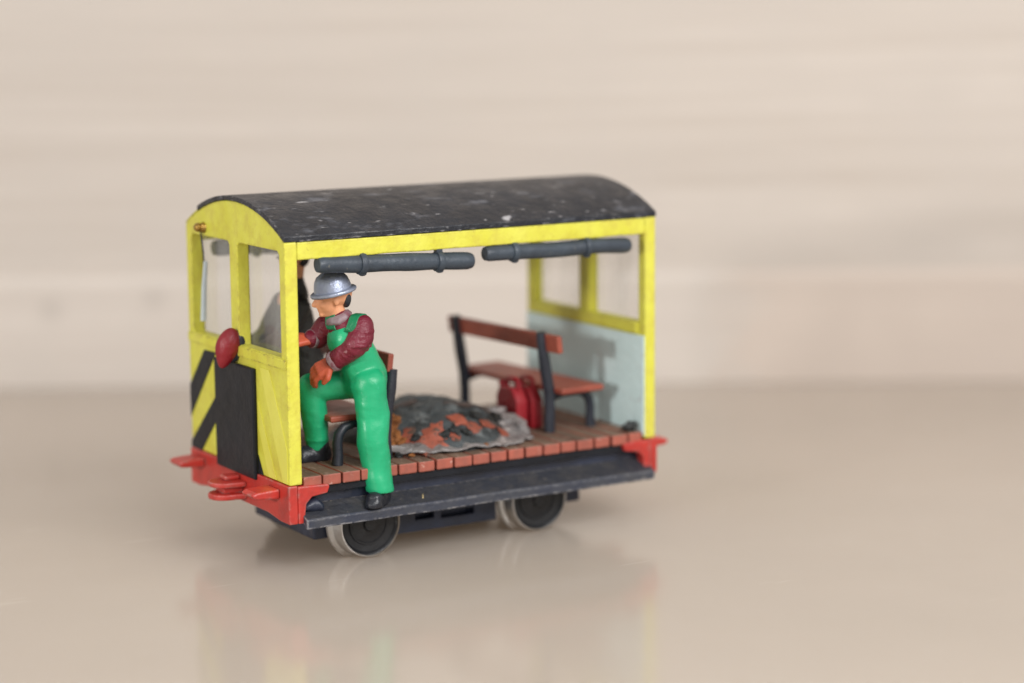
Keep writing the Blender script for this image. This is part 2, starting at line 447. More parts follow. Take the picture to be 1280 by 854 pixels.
part('roof_shoulder', bm, M_yel, smooth=30, bevel=.01)

# floor planks (ends show along the edge)
bm = bmesh.new(); xs = .24; n = 0
while xs < 6.50:
    w = .335 + .03*(random.random()-.5); x1 = min(xs+w, 6.54); dz = .012*(random.random()-.5); dy = .03*(random.random()-.5)
    fs = box(bm, xs, x1-.018-.03*random.random(), .01+dy, W-.01-dy, -.06+dz*.3, .115+dz)
    for f in fs:
        f.normal_update()
    for f in fs:
        c = f.calc_center_median()
        f.material_index = 1 if c.z > .10 else 0
    xs = x1
part('plank_floor', bm, [M_plank, M_top], bevel=.022)
bm = bmesh.new(); box(bm, .15, 6.6, .06, W-.06, -.17, -.064)
part('floor_bed', bm, M_blk)
# solebars, steps
for s in (0, 1):
    def yy(a, b): return (a, b) if s == 0 else (W-b, W-a)
    bm = bmesh.new(); box(bm, .14, 6.58, *yy(.20, .31), -.60, -.066)
    part('solebar', bm, M_navy, bevel=.015)
    bm = bmesh.new()
    pr = [(-.15, -.67), (-.15, -.53), (-.125, -.51), (.10, -.40), (.198, -.34), (.198, -.50), (-.08, -.62), (-.09, -.67)]
    if s: pr = [(W-a, b) for a, b in pr]
    fs = prism(bm, pr, 0, .20, 6.66)
    fs[2+2].material_index = 1; fs[2+3].material_index = 1
    bmesh.ops.subdivide_edges(bm, edges=[e for e in bm.edges if abs((e.verts[0].co-e.verts[1].co).x) > 3], cuts=40)
    for v in bm.verts: v.co += Vector((0, .012*noise.noise(v.co*1.3), .012*noise.noise(v.co*1.1+Vector((9, 3, 1)))))
    part('step_board', bm, [M_step, M_tread], bevel=.012)
    # glue-worn packing block behind the front bracket
    bm = bmesh.new(); ball(bm, (.42, yy(.10, .10)[0], -.37), .20, .16, .11, sub=3)
    for v in bm.verts: v.co += Vector((1, 1, 1))*.05*noise.noise(v.co*6)
    part('packing_block', bm, M_navy, smooth=180)
# headstocks
for e in (0, 1):
    sg = -1 if e else 1
    def X(v): return v if e == 0 else L-v
    bm = bmesh.new()
    pr = [(-.02, -.005), (-.02, -.60), (.30, -.60), (.75, -.545), (W-.75, -.545), (W-.30, -.60), (W+.02, -.60), (W+.02, -.005)]
    prism(bm, pr, 0, X(-.03), X(.12))
    hs = part('headstock', bm, M_red, bevel=.02)
    for s in (0, 1):
        yo = (lambda v: v) if s == 0 else (lambda v: W-v)
        bm = bmesh.new()
        pr = [(X(.121), -.02), (X(.64), -.035), (X(.66), -.07), (X(.62), -.17), (X(.36), -.20), (X(.26), -.30), (X(.22), -.60), (X(.121), -.60)]
        prism(bm, pr, 1, yo(-.03), yo(.16))
        part('end_bracket', bm, M_red, hs, bevel=.02)
        # lamp iron step: thin wedge
        yc = .50 if s == 0 else W-.36
        bm = bmesh.new()
        pr = [(X(-.031), -.09), (X(-.031), -.25), (X(-.44), -.22), (X(-.50), -.15), (X(-.42), -.11)]
        prism(bm, pr, 1, yc-.21, yc+.21)
        part('foot_step', bm, M_red, hs, bevel=.03)
    # coupling pocket: two round lips with a slot
    bm = bmesh.new(); pts = []
    for i in range(13):
        a = math.pi/2 + math.pi*i/12
        pts.append((X(-.29 + .25*math.cos(a)), 1.80 + .26*math.sin(a)))
    lip = [(X(-.0311), 2.10)] + pts + [(X(-.0311), 1.50)]
    prism(bm, lip, 2, -.20, -.28); prism(bm, lip, 2, -.48, -.39)
    core = [(X(-.0311), 2.05), (X(-.36), 1.97), (X(-.36), 1.66), (X(-.0311), 1.63)]
    prism(bm, core, 2, -.3895, -.2805)
    cp = part('coupling_pocket', bm, M_red, hs, bevel=.025)
    bm = bmesh.new(); box(bm, min(X(-.03), X(-.30)), max(X(-.03), X(-.30)), 1.72, 1.96, -.199, -.125)
    part('pocket_web', bm, M_red, cp, bevel=.03)

# wheels and underframe
def wheel(x, y, side):
    """axle along Y; outer face towards side (-1 near, +1 far)"""
    Mx = Matrix.Translation((x, y, ZT+.535)) @ (Matrix.Rotation(math.radians(90 if side < 0 else -90), 4, 'X'))
    bm = bmesh.new()   # disc: recessed black face with hub boss and rim lip (local +z = outer)
    lathe(bm, [(0, .02), (.10, .02), (.12, -.02), (.20, -.05), (.30, -.055), (.31, -.04), (.34, -.04), (.35, -.06), (.45, -.05), (.475, -.01), (.492, .0), (.492, -.28), (0, -.28)], Mx, 56)
    wh = part('wheel', bm, M_disc, smooth=40)
    bm = bmesh.new()
    lathe(bm, [(.494, .005), (.50, .016), (.518, .012), (.53, -.01), (.535, -.19), (.55, -.23), (.62, -.26), (.63, -.30), (.61, -.34), (.494, -.34), (.494, .005)], Mx, 72)
    part('tyre', bm, M_steel, wh, smooth=35)
for x in (1.55, 4.69):
    wheel(x, .36, -1); wheel(x, W-.36, 1)
    bm = bmesh.new(); sweep(bm, [(x, .55, ZT+.535), (x, W-.55, ZT+.535)], .07, 16)
    part('axle', bm, M_steel, smooth=60)
bm = bmesh.new()
box(bm, 2.17, 4.02, .62, W-.62, -1.17, -.62)
for x0, x1 in ((2.45, 2.85), (2.95, 3.62)):       # battery-box slots stand proud as dark louvres
    pass
c1 = bmesh.new(); box(c1, 2.50, 2.85, .5, .80, -.98, -.88)
c2 = bmesh.new(); box(c2, 2.98, 3.60, .5, .80, -1.01, -.90)
bm = boolean(bm, [c1, c2])
part('underframe_box', bm, M_navy, bevel=.02)
for xa, xb in ((.75, 1.02), (5.45, 5.75)):
    bm = bmesh.new(); box(bm, xa, xb, .75, W-.75, -1.10, -.602); part('axle_guard', bm, M_navy, bevel=.03)
bm = bmesh.new(); box(bm, .3, 6.45, .7, W-.7, -.60, -.18)
part('chassis_frame', bm, M_blk)

# rolled side curtains tied under the cant rails
def roll(p0, p1, r, straps, seed):
    p0, p1 = Vector(p0), Vector(p1); N = 36; pts = []; rad = []
    for i in range(N+1):
        t = i/N; p = p0.lerp(p1, t)
        p += Vector((0, .02*noise.noise(Vector((t*3, seed, 0))), .022*noise.noise(Vector((t*3.3, seed, 5)))))
        pts.append(p); k = 1 + .07*noise.noise(Vector((t*6, seed, 9)))
        e = min(t, 1-t)*(p1-p0).length
        rad.append(r*k*(min(1, .86 + e*2.2)))
    bm = bmesh.new(); sweep(bm, pts, rad, 22, wob=.05)
    o = part('curtain_roll', bm, M_tube, smooth=50, bevel=.012)
    for t in straps:
        i = int(t*N); c = pts[i]; bm = bmesh.new()
        d = (p1-p0).normalized(); x, y = frame_of(d)
        Mx = Matrix((x, y, d)).transposed().to_4x4(); Mx.translation = c
        R = rad[i]
        lathe(bm, [(R-.02, -.055), (R+.028, -.05), (R+.038, 0), (R+.028, .05), (R-.02, .055)], Mx, 30)
        box(bm, c.x-.05, c.x+.05, c.y-.05, c.y+.05, c.z+R*.7, 3.44)
        ball(bm, c+Vector((.01, -.02, -R-.01)), .07, .06, .045, sub=2)
        part('strap', bm, M_tube, o, smooth=60)
roll((.56, .05, 3.335), (3.27, .05, 3.215), .135, (.30, .78), 1)
roll((3.50, .05, 3.305), (6.26, .05, 3.27), .125, (.21, .72), 2)
roll((.45, W-.06, 3.27), (3.2, W-.06, 3.22), .135, (.3, .78), 3)
roll((3.5, W-.06, 3.26), (6.2, W-.06, 3.24), .13, (.22, .72), 4)

# ------------------------------------------------------------------ benches
FZ = .118
def bench(name, loc, yaw, flip, over, label, top=1.70):
    root = empty(name, loc); root.rotation_euler.z = yaw + (math.pi if flip else 0)
    tag(root, label, 'bench', 'slatted benches inside the trolley')
    def bp(n, bm, m, **k):
        o = obj(n, bm, m, root, **k); return o
    sy = -1 if flip else 1
    lo, hi = (-1.25-over, 1.25+.30)
    if flip: lo, hi = -hi, -lo
    bm = bmesh.new(); Mb = Matrix.Translation((-.11, 0, 1.52)) @ Matrix.Rotation(math.radians(-7), 4, 'Y')
    box(bm, 0, .10, lo, hi, -.145, .145, M=Mb)
    bp('backrest', bm, M_wood, bevel=.02)
    bm = bmesh.new(); box(bm, .07, .95, lo+.12 if not flip else lo+.02, hi-.02 if not flip else hi-.12, .655, .755)
    bp('seat', bm, M_wood, bevel=.03)
    for y in (-1.25, 1.25):
        bm = bmesh.new()
        sweep(bm, [(.02, y, 0), (.03, y, .35), (.015, y, .70), (-.06, y, 1.10), (-.06-.158*(top-1.10), y, top)], [.10, .09, .10, .105, .085], 10)
        sweep(bm, [(.04, y, .58), (.30, y, .615), (.60, y, .62), (.76, y, .58), (.85, y, .48), (.88, y, .34), (.87, y, .16), (.89, y, 0)], [.075, .055, .06, .075, .08, .08, .08, .095], 10)
        bp('end_frame', bm, M_iron, smooth=60, bevel=0)
    return root
bench('slat_bench', (1.95, 1.75, FZ), 0, True, .05, 'brown bench mostly hidden behind the man in green', 1.42)
bench('slat_bench', (5.12, 2.12, FZ), math.radians(4), False, .42, 'brown bench standing clear beside the pale blue end panel')

# ------------------------------------------------------------------ red cans
def can(loc, label, yaw):
    root = empty('fuel_can', loc); root.rotation_euler.z = yaw
    tag(root, label, 'fuel can', 'red cans under the bench')
    t, w, h = .115, .33, .70
    pr = [(-w, .03), (-w+.04, 0), (w-.04, 0), (w, .03), (w, h-.16), (w-.10, h), (-w+.16, h), (-w, h-.20)]
    bm = bmesh.new(); prism(bm, pr, 0, -t, t)
    obj('can_body', bm, M_can, root, bevel=.045, seg=3, smooth=60)
    bm = bmesh.new()
    sweep(bm, [(0, -.19, h-.03), (0, -.20, h+.10), (0, -.14, h+.145), (0, .10, h+.145), (0, .16, h+.10), (0, .15, h-.03)], .04, 10)
    obj('handle', bm, M_can, root, smooth=60)
    bm = bmesh.new(); sweep(bm, [(0, w-.10, h-.10), (0, w-.02, h+.06)], [.075, .07], 16)
    obj('spout', bm, M_can, root, smooth=50)
can((4.92, 1.56, FZ), 'red fuel can nearest the torn grey sheet', 0)
can((5.185, 1.52, FZ), 'red fuel can behind the bench post, beside another can', 0)

# ------------------------------------------------------------------ rubble heap on its torn sheet
def heap():
    root = empty('rubble_heap', (3.5, 1.85, FZ))
    tag(root, 'dark slate rubble heap with torn brick red scraps on the plank floor', 'heap')
    def hh(x, y):
        u = (x-3.40)/1.50; v = (y-1.95)/1.66
        d = math.sqrt(u*u+v*v)
        n1 = noise.fractal(Vector((x*1.5, y*1.5, 3)), .9, 2.1, 5)
        base = max(0, 1-d**3.2)
        return .54*base*(1+.16*n1) + .03*base*noise.noise(Vector((x*7, y*7, 1))) - .012 + (.04*noise.noise(Vector((x*4, y*4, 7))) if base > .02 else 0)
    bm = bmesh.new(); NX, NY = 110, 110; g = {}
    for i in range(NX+1):
        for j in range(NY+1):
            a = 2*math.pi*j/NY; rr = i/NX
            x = 3.40+1.50*rr*math.cos(a)*(1+.05*math.sin(3*a)+.06*math.sin(7*a+1)); y = 1.95+1.66*rr*math.sin(a)
            if i == 0: 
                if j == 0: g[0] = bm.verts.new((x-3.5, y-1.85, hh(x, y)))
                continue
            if j == NY: continue
            g[(i, j)] = bm.verts.new((x-3.5, y-1.85, max(hh(x, y), .004) if i < NX else .0))
    for i in range(1, NX):
        for j in range(NY):
            bm.faces.new((g[(i, j)], g[(i+1, j)], g[(i+1, (j+1) % NY)], g[(i, (j+1) % NY)]))
    for j in range(NY): bm.faces.new((g[0], g[(1, j)], g[(1, (j+1) % NY)]))
    bm.faces.new([g[(NX, j)] for j in range(NY)])
    obj('mound', bm, M_mound, root, smooth=60)
    rnd = random.Random(5)
    def lump(name, x, y, r, mat, flat=.35, rough=.4, lift=0.0, tilt=None):
        bm = bmesh.new(); bmesh.ops.create_icosphere(bm, subdivisions=2 if name != 'ochre_lump' else 3, radius=1)
        s = rnd.random()*50
        for v in bm.verts:
            k = 1 + rough*noise.noise(v.co*1.6+Vector((s, 0, 0))) + rough*.5*noise.noise(v.co*4+Vector((0, s, 0)))
            v.co = Vector((v.co.x*r*k, v.co.y*r*k, v.co.z*r*flat*k))
        e = .08
        nx = -(hh(x+e, y)-hh(x-e, y))/(2*e); ny = -(hh(x, y+e)-hh(x, y-e))/(2*e)
        q = Vector((nx, ny, 1)).to_track_quat('Z', 'Y').to_matrix().to_4x4()
        Mx = Matrix.Translation((x-3.5, y-1.85, hh(x, y)+lift)) @ q @ Matrix.Rotation(rnd.random()*6.28, 4, 'Z')
        bmesh.ops.transform(bm, matrix=Mx, verts=bm.verts)
        obj(name, bm, mat, root, smooth=28)
    for x, y, r in ((2.45, .72, .23), (2.72, .62, .20), (2.95, .70, .19), (2.62, .98, .13), (3.42, .80, .15), (3.62, .66, .13), (3.95, .78, .14), (2.32, .74, .16), (4.25, .74, .13), (2.62, .47, .12), (2.9, .48, .10), (3.2, .52, .09)):
        lump('torn_scrap', x, y, r*.95, M_flake, .2, .8, .02)
    for x, y, r in ((2.62, .78, .08), (3.05, .58, .09), (3.25, .62, .11), (3.45, .58, .10), (2.32, .66, .09), (4.15, .95, .17), (4.4, 1.2, .16), (3.9, 1.05, .14), (2.28, 1.0, .12), (4.45, .85, .1), (3.55, .95, .08)):
        lump('black_chunk', x, y, r, M_chip, .5, .7, .02)
    for x, y, r in ((2.30, 1.05, .19), (2.22, .85, .14), (2.42, 1.30, .18), (2.2, 1.2, .14), (2.36, .88, .13)):
        lump('ochre_lump', x, y, r, M_ochre, .8, .7, .05)
    for x, y, r in ((2.15, .50, .07), (2.32, .40, .05), (2.55, .30, .06), (4.55, .62, .07), (4.72, .95, .08), (4.62, 1.35, .10), (3.7, .34, .05), (2.05, .75, .09), (4.9, 1.15, .05), (2.02, 1.25, .12)):
        lump('loose_crumb', x, y, r, (M_flake, M_chip, M_ochre)[int(r*1000) % 3], .6, .7, .035)
    for x0, y0, x1, y1, w, hgt in ((3.55, 1.5, 4.25, 1.25, .05, .07), (4.2, 1.25, 4.62, 1.05, .05, .05), (2.7, 1.9, 3.2, 1.75, .06, .08), (3.9, .95, 4.35, .75, .035, .04), (2.15, 1.05, 2.4, 1.6, .06, .05)):
        a = Vector((x0, y0, hh(x0, y0)+.02)); b = Vector((x1, y1, max(hh(x1, y1), .0)+hgt)); bm = bmesh.new()
        sweep(bm, [a-Vector((3.5, 1.85, 0)), a.lerp(b, .55)-Vector((3.5, 1.85, -.015)), b-Vector((3.5, 1.85, 0))], [w*.8, w, w*.6], 6, sx=.5)
        obj('charred_stick', bm, M_char, root)
heap()
def sheet(name, outline, z, label, seed, amp, loc=(0, 0, 0)):
    bm = bmesh.new(); vs = [bm.verts.new((x, y, 0)) for x, y in outline]; f = bm.faces.new(vs)
    bmesh.ops.triangulate(bm, faces=[f])
    for _ in range(5): bmesh.ops.subdivide_edges(bm, edges=[e for e in bm.edges if e.calc_length() > .12], cuts=1); bmesh.ops.triangulate(bm, faces=bm.faces)
    for v in bm.verts:
        p = v.co.copy()
        v.co.z = z(p.x, p.y) + amp*abs(noise.fractal(Vector((p.x*2.2, p.y*2.2, seed)), .8, 2, 4))
        v.co.x += .16*noise.fractal(Vector((p.x*2.4, p.y*2.4, seed+4)), .8, 2, 3); v.co.y += .16*noise.fractal(Vector((p.x*2.4, p.y*2.4, seed+8)), .8, 2, 3)
    o = obj(name, bm, M_sheet, smooth=60)
    m = o.modifiers.new('thick', 'SOLIDIFY'); m.thickness = .02; m.offset = 1
    tag(o, label, 'sheet')
    return o
sheet('torn_sheet', [(2.05, .62), (2.45, .38), (3.2, .20), (4.0, .22), (4.62, .42), (4.78, .80), (4.70, 1.5), (4.4, 2.2), (4.0, 1.2), (3.0, .9), (2.2, .95)],
      lambda x, y: FZ+.012 + max(0, (y-.28))*.10 + (.16*max(0, min(1, (y-.7)/.5)) if x > 3.9 else 0), 'crumpled grey sheet fragment under the heap along the floor edge', 2.0, .10)

# small loose bits
bm = bmesh.new(); ball(bm, (0, 0, .08), .13, .11, .09, sub=3)
for v in bm.verts: v.co += v.co.normalized()*.08*noise.noise(v.co*9)
for v in bm.verts: v.co.z = max(v.co.z, 0)
o = obj('dirt_lump', bm, M_chip, smooth=60, loc=(6.36, .16, FZ)); tag(o, 'small black lump in the floor corner by the rear yellow post', 'debris')
bm = bmesh.new(); sweep(bm, [(-.10, 0, .03), (0, 0, .035), (.10, .02, .05)], [.02, .035, .025], 8, sx=.5)
o = obj('straw_scrap', bm, M_straw, smooth=60, loc=(2.33, .06, -.49)); o.rotation_euler.z = 1.1; tag(o, 'small pale straw scrap on the dark step board', 'debris')

# ------------------------------------------------------------------ people
def limb(bm, pts, rad):
    for i in range(len(pts)-1): cone(bm, pts[i], pts[i+1], rad[i], rad[i+1])
def scaled(rad, k): return [r+k for r in rad]

def hand_shell(bm, wrist, palm_dir, back_n, size=1.0, side=1, curl=1.0):
    """palm plus five bent fingers. palm_dir: wrist to knuckles; back_n: away from the palm"""
    d = Vector(palm_dir).normalized(); n = Vector(back_n); n = (n - d*n.dot(d)).normalized(); s = d.cross(n)*side
    w = Vector(wrist); k = size
    for t in (-.085, -.03, .03, .085):
        cone(bm, w + s*t*.7*k, w + d*.20*k + s*t*k, .062*k, .055*k, 12)
    for t, ln in ((-.095, .10), (-.033, .125), (.033, .115), (.095, .09)):
        a = w + d*.20*k + s*t*k
        b = a + (d*math.cos(.45*curl) - n*math.sin(.45*curl))*ln*k
        c = b + (d*math.cos(1.15*curl) - n*math.sin(1.15*curl))*ln*.75*k
        e = c + (d*math.cos(1.8*curl) - n*math.sin(1.8*curl))*ln*.6*k
        cone(bm, a, b, .046*k, .042*k, 10); cone(bm, b, c, .042*k, .038*k, 10); cone(bm, c, e, .038*k, .032*k, 10)
    a = w + d*.06*k - s*.09*k; b = a + (d*.6 - s*.75 - n*.3).normalized()*.12*k; c = b + (d*.9 - s*.05 - n*.35).normalized()*.09*k
    cone(bm, a, b, .055*k, .045*k, 10); cone(bm, b, c, .045*k, .036*k, 10)

def head_shell(bm, c, F, up, k=1.0):
    F = Vector(F).normalized(); U = Vector(up).normalized(); U = (U - F*U.dot(F)).normalized(); Sd = U.cross(F)
    Rm = Matrix((F, Sd, U)).transposed()
    def P(f, s, u): return c + (F*f + Sd*s + U*u)*k
    ball(bm, P(-.03, 0, .09), .275*k, .215*k, .235*k, Rm)            # skull
    ball(bm, P(.07, 0, -.07), .185*k, .165*k, .20*k, Rm)             # face
    ball(bm, P(.10, 0, -.205), .115*k, .105*k, .085*k, Rm)           # jaw
    ball(bm, P(.195, 0, -.235), .05*k, .06*k, .042*k, Rm)            # chin
    cone(bm, P(.235, 0, .035), P(.30, 0, -.075), .028*k, .045*k, 12) # nose
    for s in (-1, 1):
        ball(bm, P(.225, s*.075, .055), .04*k, .065*k, .025*k, Rm)   # brow
        ball(bm, P(.175, s*.095, -.075), .06*k, .05*k, .055*k, Rm)   # cheek
        ball(bm, P(-.02, s*.195, -.02), .05*k, .024*k, .075*k, Rm)   # ear
    ball(bm, P(.235, 0, -.135), .03*k, .065*k, .02*k, Rm)            # lips
    ball(bm, P(.228, 0, -.172), .03*k, .055*k, .02*k, Rm)
    return P, Rm

def worker():
    base = Vector((1.45, .15, -.49))
    root = empty('person', base)
    tag(root, 'man in silver helmet, maroon sleeves and green dungarees stepping onto the side step', 'person')
    def pp(n, bm, m, parent=None, **kw):
        o = obj(n, bm, m, None, **kw); p = parent or root; o.parent = p; o.matrix_parent_inverse = p_world(p).inverted(); return o
    F = Vector((-.90, -.43, 0)).normalized(); Lf = Vector((-F.y, F.x, 0)); U = Vector((0, 0, 1))   # Lf points to his left
    pelv = Vector((1.58, .46, 1.42)); lean = Vector((1.20, .42, 2.36))
    hipL = Vector((1.49, .22, 1.36)); hipR = Vector((1.50, .72, 1.36))
    kneL = Vector((1.51, .13, .46)); ankL = Vector((1.565, .06, -.30))
    kneR = Vector((.86, .98, 1.28)); ankR = Vector((1.00, 1.02, .30))
    shL = Vector((1.33, .10, 2.32)); shR = Vector((1.10, .84, 2.26))
    elL = Vector((1.20, .10, 2.02)); wrL = Vector((.98, .42, 1.76))
    elR = Vector((1.02, .97, 2.07)); wrR = Vector((.86, .93, 2.07))
    neck0 = Vector((1.14, .46, 2.38)); headc = Vector((1.05, .50, 2.74))
    FH = Vector((-.86, .30, -.06))
    torso = [pelv, pelv.lerp(lean, .35), pelv.lerp(lean, .7), lean]
    # body: one continuous skin from head to feet
    bm = bmesh.new()
    limb(bm, torso[:3]+[lean-Vector((0, 0, .12))], [.29, .25, .26, .20])
    cone(bm, shL-Vector((0, 0, .03)), shR-Vector((0, 0, .03)), .13, .13); cone(bm, hipL, hipR, .22, .22)
    limb(bm, [hipL, kneL, ankL], [.22, .16, .11]); limb(bm, [hipR, kneR, ankR], [.22, .16, .11])
    for a, dr in ((ankL, Vector((-.75, -.66, 0))), (ankR, Vector((-.98, .05, 0)))): cone(bm, a+Vector((0, 0, -.07)), a+dr*.20+Vector((0, 0, -.11)), .085, .06)
    limb(bm, [shL, elL, wrL], [.14, .12, .085]); limb(bm, [shR, elR, wrR], [.14, .12, .085])
    cone(bm, neck0 - Vector((0, 0, .08)), headc + Vector((.03, 0, -.12)), .145, .135)
    P, Rm = head_shell(bm, headc, FH, (-.10, 0, 1))
    hd = Vector((-.72, .50, -.52)); hand_shell(bm, wrL+hd.normalized()*.03, hd, Vector((-.25, -.55, .8)), 1.12, 1, .75)
    hd2 = Vector((-.95, .1, -.05)); hand_shell(bm, wrR+hd2*.03, hd2, Vector((-.1, -.5, .85)), .95, -1, 1.1)
    bm = remesh(bm, .017, 3)
    for f in bm.faces:
        c = f.calc_center_median(); f.material_index = 0 if c.z > 2.3 and (c-headc).length < .62 else 1
    body = pp('body', bm, [M_face, M_hand], smooth=180)
    # jersey
    bm = bmesh.new()
    limb(bm, [torso[1], torso[2], lean-Vector((0, 0, .09))], [.285, .31, .235]); cone(bm, shL, shR, .185, .175)
    limb(bm, [shL, shL.lerp(elL, .5)+Vector((.02, -.02, 0)), elL, wrL.lerp(elL, .12)], [.19, .205, .19, .155])
    limb(bm, [shR, elR, wrR.lerp(elR, .15)], [.185, .18, .14])
    cone(bm, neck0-Vector((0, 0, .16)), neck0+Vector((-.01, .0, .03)), .20, .165)
    for f in (.2, .45, .7, .9):
        p = shL.lerp(elL, f); ball(bm, p+Vector((.01, -.05, 0)), .19, .18, .06)
    bm = remesh(bm, .02, 3)
    for v in bm.verts: v.co += v.normal*(.018*noise.noise(v.co*4)+.006*noise.noise(v.co*12))
    from mathutils.bvhtree import BVHTree
    bvh_j = BVHTree.FromBMesh(bm)
    jersey = pp('jersey', bm, M_maroon, smooth=180)
    for a, b, r in ((elL, wrL, .15), (elR, wrR, .137)):
        d = (b-a).normalized(); c = b - d*.035; x, y = frame_of(d)
        Mx = Matrix((x, y, d)).transposed().to_4x4(); Mx.translation = c
        bm = bmesh.new(); lathe(bm, [(r-.05, -.06), (r, -.055), (r+.018, -.01), (r+.01, .035), (r-.04, .045), (r-.05, -.06)], Mx, 30)
        pp('cuff', bm, M_white, jersey, smooth=60)
    Mx = Matrix.Translation(neck0+Vector((-.035, .0, .07))) @ Vector((-.42, .05, 1)).to_track_quat('Z', 'Y').to_matrix().to_4x4()
    bm = bmesh.new(); lathe(bm, [(.14, -.09), (.205, -.07), (.222, -.02), (.19, .045), (.14, .06), (.14, -.09)], Mx, 30)
    for v in bm.verts: v.co += Vector((1, 1, 1))*.02*noise.noise(v.co*8)
    pp('collar', bm, M_white, jersey, smooth=60)
    # dungarees
    bm = bmesh.new()
    limb(bm, [pelv, torso[1], pelv.lerp(lean, .55)], [.335, .325, .30])
    cone(bm, hipL, hipR, .285, .27)
    cone(bm, pelv+Vector((.02, -.05, .0)), hipL, .29, .28)
    limb(bm, [hipL+Vector((.0, 0, .02)), hipL.lerp(kneL, .5)+Vector((.02, 0, 0)), kneL, kneL.lerp(ankL, .55), ankL+Vector((.0, 0, .06))], [.28, .265, .245, .23, .225])
    limb(bm, [hipR, hipR.lerp(kneR, .5), kneR, kneR.lerp(ankR, .5), ankR+Vector((0, 0, .06))], [.27, .235, .225, .205, .185])
    for f, s in ((.18, .02), (.42, .018), (.66, .02), (.86, .02)):
        p = kneL.lerp(ankL, f); ball(bm, p, .225, .225, .05)
    for f in (.30, .62, .85):
        p = kneR.lerp(ankR, f); ball(bm, p, .205, .205, .05)
    # bib on the chest
    bc = pelv.lerp(lean, .72) + F*.20
    ball(bm, bc, .17, .27, .30, Matrix((F, Lf, U)).transposed())
    bm = remesh(bm, .02, 12)
    for v in bm.verts:
        v.co += v.normal*(.034*noise.noise(v.co*2.8)+.007*noise.noise(Vector((v.co.x*5, v.co.y*5, v.co.z*9))))
        if v.co.z < -.27 and v.co.x > 1.2: v.co.z = -.27
    bvh_d = BVHTree.FromBMesh(bm)
    dung = pp('dungarees', bm, M_green, smooth=180)
    # near strap over the left shoulder, far strap beyond the neck
    for o_ in (-.13, .27):
        off = -Lf*o_
        pts = [bc+F*.10+U*.16-off*1*.7, lean+F*.27+U*.02-off, lean+F*.14+U*.17-off, lean-F*.06+U*.185-off, lean-F*.22+U*.02-off*.9, lean-F*.27-U*.22-off*.5, lean-F*.28-U*.42-off*.2]
        bm = bmesh.new()
        # flat band swept on a smoothed path
        path = []
        for i in range(len(pts)-1):
            for j in range(6):
                t = j/6; p0 = pts[max(i-1, 0)]; p1 = pts[i]; p2 = pts[i+1]; p3 = pts[min(i+2, len(pts)-1)]
                path.append(.5*((2*p1)+(p2-p0)*t+(2*p0-5*p1+4*p2-p3)*t*t+(3*p1-p0-3*p2+p3)*t**3))
        path.append(pts[-1])
        for i, p in enumerate(path):
            hit = [b.find_nearest(p) for b in (bvh_j, bvh_d)]; h = min(hit, key=lambda t: t[3])
            path[i] = h[0] + h[1]*.012
        for _ in range(2): path = [path[0]] + [(path[i-1]+path[i]*2+path[i+1])/4 for i in range(1, len(path)-1)] + [path[-1]]
        sd = Lf*.085; prev = None
        for i, p in enumerate(path):
            d = (path[min(i+1, len(path)-1)]-path[max(i-1, 0)]).normalized(); nn = d.cross(Lf).normalized()*.018
            ring = [bm.verts.new(p+sd+nn), bm.verts.new(p-sd+nn), bm.verts.new(p-sd-nn), bm.verts.new(p+sd-nn)]
            if prev:
                for k in range(4): bm.faces.new((prev[k], prev[(k+1) % 4], ring[(k+1) % 4], ring[k]))
            else: bm.faces.new(ring)
            prev = ring
        bm.faces.new(prev)
        pp('shoulder_strap', bm, M_green2, dung, smooth=50, bevel=.02)
    # boots
    for a, dr, floor in ((ankL, Vector((-.75, -.66, 0)), -.475), (ankR, Vector((-.98, .05, 0)), FZ)):
        dr.normalize(); bm = bmesh.new()
        g = Vector((a.x, a.y, floor))
        cone(bm, g+Vector((0, 0, .27)), g+Vector((0, 0, .12)), .17, .165); cone(bm, g-dr*.06+Vector((0, 0, .10)), g+dr*.24+Vector((0, 0, .10)), .155, .135)
        cone(bm, g-dr*.05+Vector((0, 0, .05)), g+dr*.27+Vector((0, 0, .05)), .15, .135)
        bm = remesh(bm, .02, 2)
        for v in bm.verts:
            v.co += v.normal*.018*noise.noise(v.co*8)
            v.co.z = max(v.co.z, floor+.001)
        pp('boot', bm, M_boot, smooth=180)
    # hair and helmet
    bm = bmesh.new()
    ball(bm, P(-.19, 0, .01), .09, .17, .18, Rm); bm = remesh(bm, .02, 2)
    pp('hair', bm, M_hair, smooth=180)
    Ft = FH.normalized(); Uh = Vector((-.20, .06, 1)); Uh = (Uh - Ft*0).normalized()
    q = Uh.to_track_quat('Z', 'Y').to_matrix().to_4x4()
    Mh = Matrix.Translation(P(-.01, 0, .115)) @ q
    bm = bmesh.new()
    lathe(bm, [(.27, -.02), (.325, -.05), (.352, -.045), (.366, -.022), (.362, .002), (.34, .018), (.295, .02), (.285, .10), (.262, .18), (.215, .25), (.14, .295), (.06, .312), (0, .315)], Mh, 48)
    hel = pp('helmet', bm, M_helm, smooth=70)
    return root
worker()

